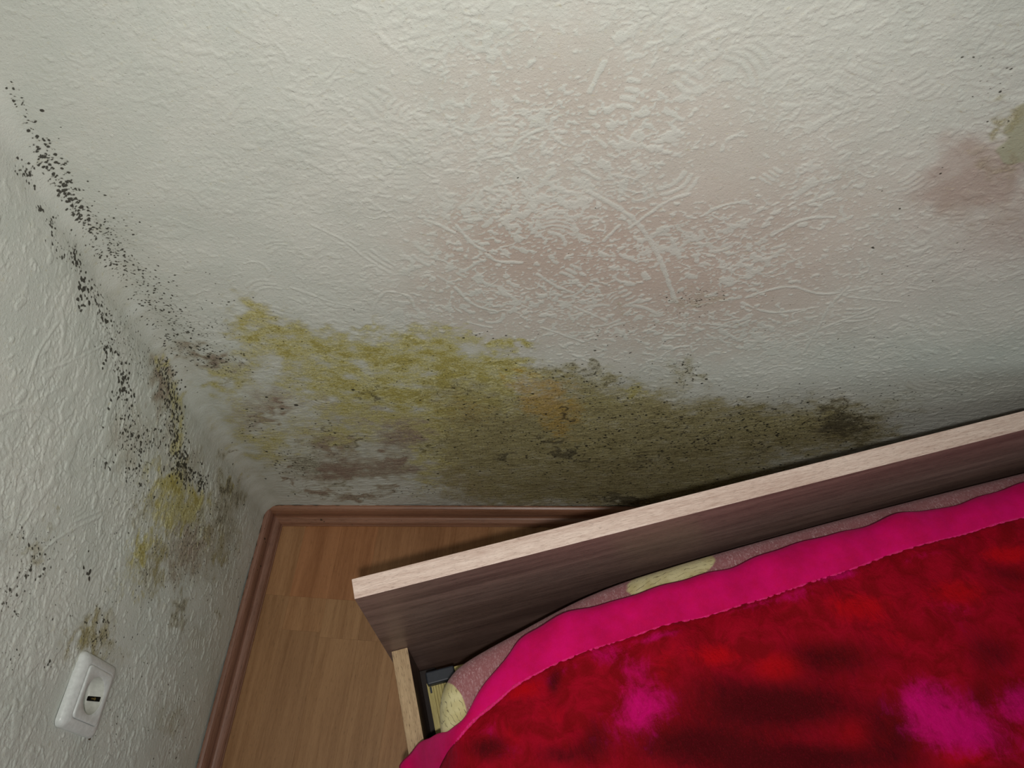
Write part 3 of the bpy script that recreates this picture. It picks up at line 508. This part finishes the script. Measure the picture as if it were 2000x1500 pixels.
for k in range(-1, 19):
    u0 = -.0015+SW*k; v = .012; lst = first.get(k, []); i = 0
    while v > -3.25:
        if i < len(lst): v2, sh = lst[i]
        else: v2, sh = v-random.uniform(.25, .42), random.choice((warm, lite, tanw, red, dk))
        v2 = max(v2, -3.28)
        if v-v2 > .02: strip(u0, u0+SW, v2, v, sh)
        v = v2; i += 1
bm = BM()
for k in range(19, 41):
    v = .01
    while v > -3.25:
        v2 = max(v-random.uniform(.25, .42), -3.28); strip(-.0015+SW*k, min(-.0015+SW*(k+1), 2.6), v2, v, None, bm=bm); v = v2
o = obj('plank_field', bm, M_FLOOR, floor); o['kind'] = 'stuff'

# ================================================================== skirting boards
prof = [(.0, .0), (.0208, .0), (.0214, .0012), (.0216, .0045), (.0204, .0056), (.0210, .0066), (.0206, .0100), (.0190, .0128), (.0165, .0146), (.0135, .0152), (.0110, .0160), (.0098, .0185), (.0094, .0220), (.0102, .0262), (.0106, .0310), (.0100, .0360), (.0086, .0405), (.0062, .0435), (.0030, .0450), (.0, .0450)]
def skirt(name, f0, f1, mat, n=60, wob=0.0):
    bm = BM(); rings = []
    for i in range(n+1):
        t = i/n; ring = []
        for d, z in prof:
            a = f0(d); b = f1(d); q = a.lerp(b, t); ring.append(bm.verts.new((q.x, q.y, z + (.0006*math.sin(t*17) if z > .03 else 0))))
        rings.append(ring)
    for a, b in zip(rings[:-1], rings[1:]):
        for j in range(len(prof)-1): bm.faces.new((a[j], b[j], b[j+1], a[j+1]))
    bm.faces.new(rings[0]); bm.faces.new(rings[-1][::-1]); bmesh.ops.recalc_face_normals(bm, faces=bm.faces)
    o = obj(name, bm, mat, None, False)
    return struct(o)
def inner(d):        # mitre point at distance d from both walls
    # solve p.NL = d, p.y = -d
    return Vector(((d + d*NL.y)/NL.x, -d, 0))
B_OFF = .0012
bb = skirt('baseboard_back', lambda d: inner(d+B_OFF), lambda d: Vector((2.59, -d-B_OFF, 0)), M_SKIRTB, 90)
bl = skirt('baseboard_left', lambda d: inner(d+B_OFF), lambda d: LL*3.25 + NL*(d+B_OFF), M_SKIRT, 90)
# mould specks on the skirting, thin raised crusts
def crust(name, pts, parent):
    bm = BM()
    for (c, nrm, r) in pts:
        n = Vector(nrm).normalized(); a = n.orthogonal().normalized(); b = n.cross(a); k = 9
        vs = [bm.verts.new(Vector(c)+n*.0001+(a*math.cos(6.283*i/k)+b*math.sin(6.283*i/k))*r*random.uniform(.6, 1.25)) for i in range(k)]
        top = bm.verts.new(Vector(c)+n*.0005)
        for i in range(k): bm.faces.new((vs[i], vs[(i+1) % k], top))
    o = obj(name, bm, M_GRIME, parent); o['kind'] = 'stuff'; return o
cp = []
for s, d, z, r in ((.062, .0093, .039, .0022), (.066, .0098, .034, .0016), (.108, .0105, .028, .0018), (.118, .0098, .036, .0012), (.045, .006, .0437, .001), (.16, .0100, .033, .0009), (.092, .0098, .036, .0010)):
    q = LL*s + NL*(d+B_OFF+.0003); cp.append(((q.x, q.y, z), (NL.x, NL.y, .3), r))
crust('mould_crust', cp, bl)
cp = []
for s, d, z, r in ((.095, .0152, .0165, .0022), (.10, .0175, .0142, .0012), (.06, .0098, .034, .0009), (.15, .0205, .008, .001), (.24, .0155, .0157, .0008)):
    cp.append(((s, -d-B_OFF-.0003, z), (0, -1, .6), r))
crust('mould_crust', cp, bb)

# ================================================================== wall socket
sk = empty('wall_socket', LL*.408 + Vector((0, 0, .4145)), math.atan2(NL.y, NL.x)); ZN = .0015
tag(sk, 'white square recessed wall socket with rounded frame on the left wall, mould stain above it', 'socket')
# local frame : x out of the wall, y horizontal, z up
def rrect(h, r, n=8):
    o = []
    for cx, cy, a0 in ((h-r, h-r, 0), (-h+r, h-r, 90), (-h+r, -h+r, 180), (h-r, -h+r, 270)):
        for i in range(n+1):
            a = math.radians(a0+90*i/n); o.append((cx+r*math.cos(a), cy+r*math.sin(a)))
    return o
def loft(name, rings, mat, parent, cap0=False, cap1=False, smooth=True):
    bm = BM(); R = []
    for x, pts in rings: R.append([bm.verts.new((x, a, b)) for a, b in pts])
    for A, B in zip(R[:-1], R[1:]):
        n = len(A)
        for i in range(n): bm.faces.new((A[i], A[(i+1) % n], B[(i+1) % n], B[i]))
    if cap0: bm.faces.new(R[0][::-1])
    if cap1: bm.faces.new(R[-1])
    bmesh.ops.recalc_face_normals(bm, faces=bm.faces)
    o = obj(name, bm, mat, parent, smooth); return o
def circ(r, n=36): 
    # same vertex count and start as rrect
    return [(r*math.cos(math.radians(a)), r*math.sin(math.radians(a))) for a in [k0+5+10*i for k0 in (0, 90, 180, 270) for i in range(9)]]
H = .0405
loft('frame', [(.0, rrect(H, .008)), (.0035, rrect(H, .008)), (.0062, rrect(H-.0012, .008)), (.0085, rrect(H-.005, .0075)), (.0098, rrect(H-.0095, .007)), (.0102, rrect(.0292, .006)), (.0096, rrect(.0286, .0058)), (.0070, rrect(.0284, .0058))], M_SOCKET, sk)
ins = loft('insert', [(.0070, rrect(.0282, .0056)), (.0108, rrect(.0282, .0056)), (.0114, rrect(.0276, .0054)), (.0116, rrect(.0262, .005)), (.0116, circ(.0212)), (.0110, circ(.0203))], M_SOCKET, sk)
wl = loft('well', [(.0110, circ(.0203)), (.0040, circ(.0200)), (-.0050, circ(.0197)), (-.0068, circ(.0188)), (-.0072, circ(.0176))], M_WELL, sk, cap1=True)
for sg, nm in ((-1, 1), (1, 1)):       # earth clip channels in the lower and the upper side of the well
    za, zb = sorted((sg*.0188, sg*.0204))
    bm = BM(); box(bm, -.0066, .0088, -.0026, .0026, za, zb, .0003); obj('slot', bm, M_BLACK, wl)
    za, zb = sorted((sg*.0178, sg*.0192))
    bm = BM(); box(bm, -.0010, .0020, -.0009, .0009, za, zb, .0004); box(bm, .0020, .0042, -.0016, .0016, za, zb, .0006); obj('earth_contact', bm, M_BRASS, wl)
for s in (-1, 1):
    bm = BM(); bmesh.ops.create_cone(bm, cap_ends=True, segments=20, radius1=.0026, radius2=.0026, depth=.0006, matrix=Matrix.Translation((-.0070, s*.0095, 0)) @ Matrix.Rotation(math.pi/2, 4, 'Y')); obj('pin_hole', bm, M_WELL, wl)
bm = BM(); box(bm, .0, .0022, -.041, .0405, -.0418, -.0395, .0006)
for v in bm.verts: v.co.z += .0006*math.sin(v.co.y*900)
o = obj('grime_line', bm, M_GRIME, sk); o['label'] = 'brown grime along the lower edge of the frame'

# ================================================================== bed
BA = math.radians(15.227); HB = .5; TK = .0235
bed = empty('bed', (0.2845, -0.2995, 0), BA)
tag(bed, 'oak-look bed with low panel end and pale side rail, standing askew against the mouldy wall', 'bed')
def bedpt(x, y, z=0): return bed.matrix_world @ Vector((x, y, z))
# local frame : x along the panel, y = -distance from the back face of the panel
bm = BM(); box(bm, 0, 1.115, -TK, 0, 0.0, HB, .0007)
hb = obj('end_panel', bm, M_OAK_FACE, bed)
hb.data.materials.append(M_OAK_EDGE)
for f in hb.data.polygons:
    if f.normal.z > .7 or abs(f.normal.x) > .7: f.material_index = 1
hb['label'] = 'grey-brown oak-look end panel with pale top edge'
for sx in (.0062, 1.087):
    bm = BM(); box(bm, sx, sx+.0215, -1.98, -TK-.0004, .13, .287, .0008)
    r = obj('side_rail', bm, M_OAK_SIDE, bed); r.data.materials.append(M_OAK_RAIL)
    for f in r.data.polygons:
        if f.normal.z > .7: f.material_index = 1
    x0, x1 = (sx+.0216, sx+.045) if sx < .5 else (sx-.0235, sx-.0001)
    bm = BM(); box(bm, x0, x1, -1.95, -TK-.004, .150, .176, .0008); obj('support_strip', bm, M_DARK, bed)
bm = BM(); box(bm, 0, 1.115, -2.004, -1.981, 0, .40, .0007); obj('foot_panel', bm, M_OAK_FACE, bed)
# slatted base
sb = empty('slatted_base', bed.location, BA)
tag(sb, 'slatted bed base, ribbed yellow birch beam with black rubber caps beside the side rail', 'bed base')
XB = .0405
for x0 in (XB, 1.012):
    bm = BM(); w = .062; n = 12; pts = []
    # beam section with laminated grooves on top
    pts = [(0, .1762), (0, .249), (.0075, .249)]
    x = .0078
    while x < w-.004:
        pts += [(x, .2445), (x+.0012, .2445), (x+.0014, .249), (x+.0034, .249)]; x += .0036
    pts += [(w, .249), (w, .1762)]
    ra = [bm.verts.new((x0+a, (-.066 if x0 < .5 else -.048), b)) for a, b in pts]; rb = [bm.verts.new((x0+a, -1.94, b)) for a, b in pts]
    for i in range(len(pts)): bm.faces.new((ra[i], rb[i], rb[(i+1) % len(pts)], ra[(i+1) % len(pts)]))
    bm.faces.new(ra[::-1]); bm.faces.new(rb); bmesh.ops.recalc_face_normals(bm, faces=bm.faces)
    obj('side_beam', bm, M_BIRCH, sb)
k = 0; d = .0545
while d < 1.9:
    for x0, x1 in ((XB+.0015, XB+.040), (1.034, 1.0725)):
        bm = BM(); wd = .0170 if k == 0 else .034
        box(bm, x0, x1, -d-wd, -d, .2492, .2625, .0022, 3)
        if x0 < .5: box(bm, x0+.0015, x0+.004, -d-wd-.008, -d-wd, .2492, .2505, .0003, 1)
        cp_ = obj('slat_cap', bm, M_RUBBER, sb, False)
    bm = BM(); box(bm, XB+.0402, 1.0338, -d-(.0155 if k == 0 else .032), -d-.0015, .2515, .2600, .001); obj('slat', bm, M_BIRCH, sb)
    d += .0815 if k == 0 else .085
    k += 1

# mattress
def mat_cover():
    t = NT('mauve_woven_cover'); c0 = t.N.new('ShaderNodeTexCoord'); co = c0.outputs['Object']
    mp = t.n('ShaderNodeMapping', {'Vector': co, 'Scale': (1, .035, .2)}); mp2 = t.n('ShaderNodeMapping', {'Vector': co, 'Scale': (.25, 1, 1)})
    str_ = t.ramp(t.noise(mp, 2300, 2, .7), .50, .62); brk = t.ramp(t.noise(co, 380, 2, .6), .40, .55); band = t.ramp(t.noise(mp, 160, 2, .6), .40, .60)
    weft = t.ramp(t.noise(mp2, 2200, 2, .6), .45, .65)
    f = t.math('MULTIPLY', str_, t.math('MULTIPLY', brk, t.math('ADD', .40, t.math('MULTIPLY', band, .5))))
    c = t.mix(t.math('MULTIPLY', weft, .25), srgb(150, 92, 96), srgb(172, 122, 124))
    c = t.mix(f, c, srgb(220, 190, 194))
    for (cx, cy, ang, la, lb, pinch) in ((.368, -.052, math.radians(8), .062, .0225, .0), (.0680, -.1370, math.radians(102), .037, .0225, .25)):
        lf = t.n('ShaderNodeMapping', {'Vector': co, 'Location': (cx, cy, 0), 'Rotation': (0, 0, ang), 'Scale': (la, lb, 1000.)}, vector_type='TEXTURE')
        sx = t.n('ShaderNodeSeparateXYZ', {0: lf}); x, y = sx.outputs[0], sx.outputs[1]
        r = t.math('SQRT', t.math('ADD', t.math('MULTIPLY', x, x), t.math('MULTIPLY', y, y)))
        m = t.ramp(t.math('ADD', r, t.math('MULTIPLY', t.math('SUBTRACT', t.noise(co, 60, 2), .5), .12)), .93, 1.0, 1., 0.)
        # veins : thin dark curved hairs running along the leaf
        wv = t.math('ADD', t.math('MULTIPLY', y, 1.0), t.math('MULTIPLY', t.math('MULTIPLY', x, x), .55))
        ph = t.math('ADD', t.math('MULTIPLY', wv, 4.2), t.math('MULTIPLY', t.noise(co, 90, 2, .5), 1.6))
        tri = t.math('ABSOLUTE', t.math('SUBTRACT', t.math('FRACT', ph), .5)); vein = t.math('MULTIPLY', t.ramp(tri, .03, .09, 1., 0.), t.ramp(t.noise(co, 170, 2), .42, .56))
        lc = t.mix(t.ramp(t.noise(co, 50, 2), .3, .7), srgb(196, 184, 128), srgb(220, 212, 164))
        lc = t.mix(t.math('MULTIPLY', vein, .75), lc, srgb(96, 84, 58))
        c = t.mix(m, c, lc)
    h = t.math('ADD', t.math('MULTIPLY', f, .6), weft)
    return t.out(c, .75, t.bump(h, .35, .0005), Sheen_Weight=.15)
M_COVER = mat_cover()
def smooth_curve(P, n=8): return catmull(P, n)
half = [(.057, .9), (.056, .5), (.055, .30), (.055, .19), (.0565, .145), (.064, .117), (.079, .098), (.104, .085), (.165, .069), (.265, .0465), (.375, .0375), (.58, .0330), (.80, .0335), (.96, .037), (1.03, .05), (1.055, .085), (1.058, .16), (1.058, .5), (1.058, .9)]
outl = smooth_curve(half, 8) + smooth_curve([(1.058, 1.2), (1.058, 1.85), (1.045, 1.91), (1.0, 1.93), (.12, 1.93), (.075, 1.91), (.057, 1.85), (.057, 1.2)], 4)
O = np.array([(a, -b) for a, b in outl]); nO = len(O)
tn = np.roll(O, -1, 0)-np.roll(O, 1, 0); tn /= np.linalg.norm(tn, axis=1)[:, None]; nr = np.stack([tn[:, 1], -tn[:, 0]], -1)
ctr = np.array([.55, -1.0])
if ((O+nr*.01-ctr)**2).sum() > ((O-ctr)**2).sum(): nr = -nr     # inward
rings = [(.024, .2635), (.010, .2655), (.003, .272), (.001, .285), (.0, .335), (.0, .368), (.0015, .380), (.0055, .3905), (.012, .3975), (.022, .4020), (.036, .4040), (.055, .4050)]
P = np.zeros((len(rings), nO, 3))
for i, (ofs, z) in enumerate(rings):
    P[i, :, :2] = O+nr*ofs; P[i, :, 2] = z
bm = BM(); VR = [[bm.verts.new(tuple(P[i, j])) for j in range(nO)] for i in range(len(rings))]
for A, B in zip(VR[:-1], VR[1:]):
    for j in range(nO): bm.faces.new((A[j], A[(j+1) % nO], B[(j+1) % nO], B[j]))
bm.faces.new(VR[-1]); bm.faces.new(VR[0][::-1]); bmesh.ops.recalc_face_normals(bm, faces=bm.faces)
ms = obj('mattress', bm, M_COVER, None, True); ms.location = bed.location; ms.rotation_euler = (0, 0, BA)
tag(ms, 'mattress in a mauve streaked cover with cream leaf print, under the pink blanket', 'mattress')

# ================================================================== blanket
def Zb(s, d, soft=True):
    z = .4105 - .108*sstep(.085-s, 0., .078) - .30*sstep(-.004-s, 0., .05)
    z = z - .004*sstep(.085-d, 0, .03)
    return z
def folds(s, d):
    f = .0022*np.sin(38*s+9*d+1.3*np.sin(21*s)) + .0016*np.sin(71*s-30*d+.6) + .0012*np.sin(23*s+60*d+2*np.sin(17*d))
    f += .0030*np.exp(-((s-.150-.25*(d-.15))/.010)**2)*sstep(d, .12, .16) - .0030*np.exp(-((s-.185-.35*(d-.15))/.010)**2)*sstep(d, .12, .16)
    return f*sstep(s, .03, .11)
def resample(P, n):
    P = np.array(P); L = np.concatenate([[0], np.cumsum(np.linalg.norm(np.diff(P, axis=0), axis=1))]); t = np.linspace(0, L[-1], n)
    return np.stack([np.interp(t, L, P[:, 0]), np.interp(t, L, P[:, 1])], -1), L
# matching stations of the outer edge and of the seam
stE = [(1.06, .066), (.94, .063)] + EDGE
stM = [(1.04, .112), (.92, .104)] + SEAM
def curve(P, n): return resample(catmull(P, 6), n)[0]
NC = 420
kE = min(range(len(stE)), key=lambda i: math.hypot(stE[i][0]-.083, stE[i][1]-.164)); kM = min(range(len(stM)), key=lambda i: math.hypot(stM[i][0]-.080, stM[i][1]-.173))
def two(st, k):
    c = catmull(st, 6); a = resample(c[:k*6+1], 350)[0]; b = resample(c[k*6:], NC-350+1)[0]; o = np.concatenate([a, b[1:]])
    for _ in range(14): o[1:-1] = o[1:-1]*.5 + (o[:-2]+o[2:])*.25
    return o
tE = two(stE, kE); tM = two(stM, kM)
# carry both on down the left side
nd = 60; dd_ = np.linspace(0, 1, nd+1)[1:]**1.6
exE = np.stack([tE[-1, 0] + (-.034-tE[-1, 0])*np.minimum(1, dd_*9), tE[-1, 1] + (1.90-tE[-1, 1])*dd_], -1)
exM = np.stack([tM[-1, 0] + (.040-tM[-1, 0])*np.minimum(1, dd_*12), tM[-1, 1] + (1.90-tM[-1, 1])*dd_], -1)
Ed = np.concatenate([tE, exE]); Sm = np.concatenate([tM, exM])
nB = 18
def mat_border():
    t = NT('hot_pink_fleece'); co = t.coords(); n = t.noise(co, 25, 4, .6); f = t.noise(co, 1500, 2, .6); n2 = t.noise(co, 120, 3, .6)
    c = t.mix(t.ramp(n, .3, .7), srgb(188, 0, 78), srgb(212, 0, 102)); c = t.mix(t.math('MULTIPLY', t.ramp(t.noise(co, 700, 4, .8), .45, .75), .3), c, srgb(222, 20, 120)); c = t.mix(t.math('MULTIPLY', t.ramp(n2, .4, .7), .25), c, srgb(206, 0, 66))
    return t.out(c, .85, t.bump(t.math('ADD', f, n2), .35, .0009), Sheen_Weight=.25, Sheen_Tint=(1., .15, .5, 1), Sheen_Roughness=.5, Specular_IOR_Level=.15)
def mat_plush():
    t = NT('red_plush'); A = t.n('ShaderNodeAttribute', attribute_name='print'); s = t.n('ShaderNodeSeparateColor', {0: A.outputs['Color']})  # attribute mixes the print with painted pile sheen and shade
    co = t.coords(); mp = t.coords((1, .35, 1), (0, 0, .5)); n1 = t.noise(co, 38, 5, .65, .6); n2 = t.noise(mp, 170, 4, .7, .8); n3 = t.noise(mp, 1400, 3, .7)
    def g(m, k, lo, hi): return t.ramp(t.math('ADD', t.math('ADD', m, t.math('MULTIPLY', t.math('SUBTRACT', n1, .5), k)), t.math('MULTIPLY', t.math('SUBTRACT', n2, .5), k*.6)), lo, hi)
    c = t.mix(t.ramp(n1, .35, .65), srgb(128, 0, 12), srgb(158, 0, 30))
    c = t.mix(t.math('MULTIPLY', g(s.outputs[2], .9, .25, .9), .9), c, srgb(184, 0, 12))
    c = t.mix(t.math('MULTIPLY', g(s.outputs[1], .7, .15, .9), .93), c, srgb(64, 0, 4))
    c = t.mix(t.math('MULTIPLY', g(s.outputs[0], 1.1, .30, 1.05), .95), c, srgb(206, 0, 110))
    c = t.mix(t.math('MULTIPLY', t.ramp(n3, .5, .75), .35), c, t.mix(.5, c, srgb(210, 10, 60)))
    pile = t.math('MULTIPLY', t.ramp(n3, .58, .74), t.ramp(s.outputs[0], .2, .9))
    c = t.mix(t.math('MULTIPLY', pile, .45), c, srgb(232, 70, 160))  # pink sheen of the pile put into the base colour
    h = t.math('ADD', t.math('MULTIPLY', n1, 3.), t.math('ADD', n2, t.math('MULTIPLY', n3, .35)))
    return t.out(c, .8, t.bump(h, .6, .0024), Sheen_Weight=.18, Sheen_Tint=(1., .1, .3, 1), Sheen_Roughness=.35, Specular_IOR_Level=.12)
M_BORD = mat_border(); M_PLUSH = mat_plush()
bk = empty('blanket', bed.location, BA)
tag(bk, 'red plush blanket with a hot pink border lying over the mattress corner', 'blanket')
tt = np.linspace(0, 1, nB)[:, None, None]
SD = Ed[None]*(1-tt) + Sm[None]*tt
wav = .0012*np.sin(np.linspace(0, 60, Ed.shape[0]))+.0009*np.sin(np.linspace(0, 143, Ed.shape[0]))
SD[..., 1] += wav[None]*(1-tt[..., 0])
edge_roll = -.005*(1-np.sqrt(np.clip(1-(1-np.clip(tt[..., 0]/.16, 0, 1))**2, 0, 1)))
WD = np.clip(np.hypot(Ed[:, 0]-Sm[:, 0], Ed[:, 1]-Sm[:, 1])/.045, .15, 1.)[None]
edge_roll = edge_roll*np.sqrt(WD); puff = .004*np.sin(np.pi*np.clip(tt[..., 0], 0, 1))**.8 - .0025*sstep(tt[..., 0], .86, 1.); puff = puff*WD
lift = .0065
ZB = Zb(SD[..., 0], SD[..., 1]) + folds(SD[..., 0], SD[..., 1]) + edge_roll + puff + lift
Pb = np.stack([SD[..., 0], -SD[..., 1], ZB], -1)
bo = grid_mesh('border', Pb, M_BORD, bk, flip=True); bo['label'] = 'hot pink border band'
so = bo.modifiers.new('thick', 'SOLIDIFY'); so.thickness = .005; so.offset = -1
# seam piping
bm = BM(); prev = None; nS = 8
for i in range(0, len(Sm)):
    p0 = Vector((*Pb[-1, i],)); a = Vector(Pb[-1, min(i+1, len(Sm)-1)]) - Vector(Pb[-1, max(i-1, 0)]); a.normalize(); sd = a.cross(Vector((0, 0, 1))).normalized(); up = sd.cross(a)
    r = .0019*random.uniform(.7, 1.3); ring = [bm.verts.new(p0+Vector((0, 0, .0050))+(sd*math.cos(6.283*k/nS)+up*math.sin(6.283*k/nS))*r) for k in range(nS)]
    if prev:
        for k in range(nS): bm.faces.new((prev[k], prev[(k+1) % nS], ring[(k+1) % nS], ring[k]))
    prev = ring
bmesh.ops.recalc_face_normals(bm, faces=bm.faces)
t_ = NT('pink_piping'); co_ = t_.coords(); M_PIPE = t_.out(t_.mix(t_.ramp(t_.noise(co_, 500, 3, .7), .4, .65), srgb(200, 0, 86), srgb(226, 10, 126)), .8, Sheen_Weight=.4, Sheen_Tint=(1, .3, .6, 1))
o = obj('piping', bm, M_PIPE, bk, True); o['label'] = 'bright pink piping along the seam'
# plush field : one column per seam station, running down the bed
rows = np.concatenate([np.linspace(0, .30, 90), np.linspace(.31, 1, 26)])
top = Sm.copy(); S = np.zeros((len(rows), len(top))); D = np.zeros_like(S)
far_s = np.linspace(1.04, .040, len(top))
# target of each column on a far line ; blend so that columns fan out smoothly
for i, r in enumerate(rows):
    e = r
    tgt_s = np.where(np.arange(len(top)) < NC, .075 + (top[:, 0]-.040)*(1.04-.075)/(1.04-.040), .040 + .035*(len(top)-1-np.arange(len(top)))/nd)
    tgt_d = np.full(len(top), 1.90)
    S[i] = top[:, 0]*(1-e) + tgt_s*e; D[i] = top[:, 1]*(1-e) + tgt_d*e
ZP = Zb(S, D) + folds(S, D) + lift + .004*sstep(rows, 0, .012)[:, None]*np.ones_like(S) - .001
ZP += .0022*np.sin(30*S+4*D)*sstep(D, .16, .3)
def vpaint(blobs):
    m = np.zeros_like(S)
    for (x, y, a, b, ang, amp) in blobs:
        t = math.radians(ang); dx, dy = S-x, D-y; u = dx*math.cos(t)+dy*math.sin(t); v = -dx*math.sin(t)+dy*math.cos(t)
        m = 1-(1-m)*(1-amp*np.exp(-((u/a)**2+(v/b)**2)*.7))
    return m
mg, dp, br = vpaint(MAGENTA), vpaint(DEEP), vpaint(BRIGHT)
for _ in range(40):     # print and painted pile sheen and shade go on past the frame
    x, y = random.uniform(.06, 1.0), random.uniform(.40, 1.85); L_ = [(x, y, random.uniform(.03, .09), random.uniform(.02, .05), random.uniform(0, 180), .8)]
    q = vpaint(L_); 
    if _ % 3 == 0: mg = np.maximum(mg, q)
    elif _ % 3 == 1: dp = np.maximum(dp, q)
    else: br = np.maximum(br, q)
Pp = np.stack([S, -D, ZP], -1)
pl = grid_mesh('plush_field', Pp, M_PLUSH, bk, {'print': np.stack([mg, dp, br, np.ones_like(mg)], -1)}, flip=True)
pl['label'] = 'red plush centre with magenta and dark red mottling'
so = pl.modifiers.new('thick', 'SOLIDIFY'); so.thickness = .005; so.offset = -1

# dirty crack between skirting and wallpaper
def crack(f, n, parent):
    bm = BM(); prev = None
    for i in range(n+1):
        p = f(i/n); r = .0007*random.uniform(.35, 1.5); z = .0450+.0004*math.sin(i*.7)
        q = [bm.verts.new((p.x, p.y, z+.0004)), bm.verts.new((p.x, p.y, z-.0008))]
        m_ = bm.verts.new((p.x + parent['nx']*r*1.6, p.y + parent['ny']*r*1.6, z)); ring = [q[0], m_, q[1]]
        if prev:
            for a in range(2): bm.faces.new((prev[a], prev[a+1], ring[a+1], ring[a]))
        prev = ring
    o = obj('dirt_line', bm, M_GRIME, parent); return o
bl['nx'], bl['ny'] = NL.x, NL.y; bb['nx'], bb['ny'] = 0.0, -1.0
crack(lambda t: Vector((.012, -.012, 0)).lerp(LL*1.6+NL*.0012, t) if False else LL*(.012+1.6*t)+NL*.0010, 500, bl)
crack(lambda t: Vector((.012+2.0*t, -.0010, 0)), 500, bb)
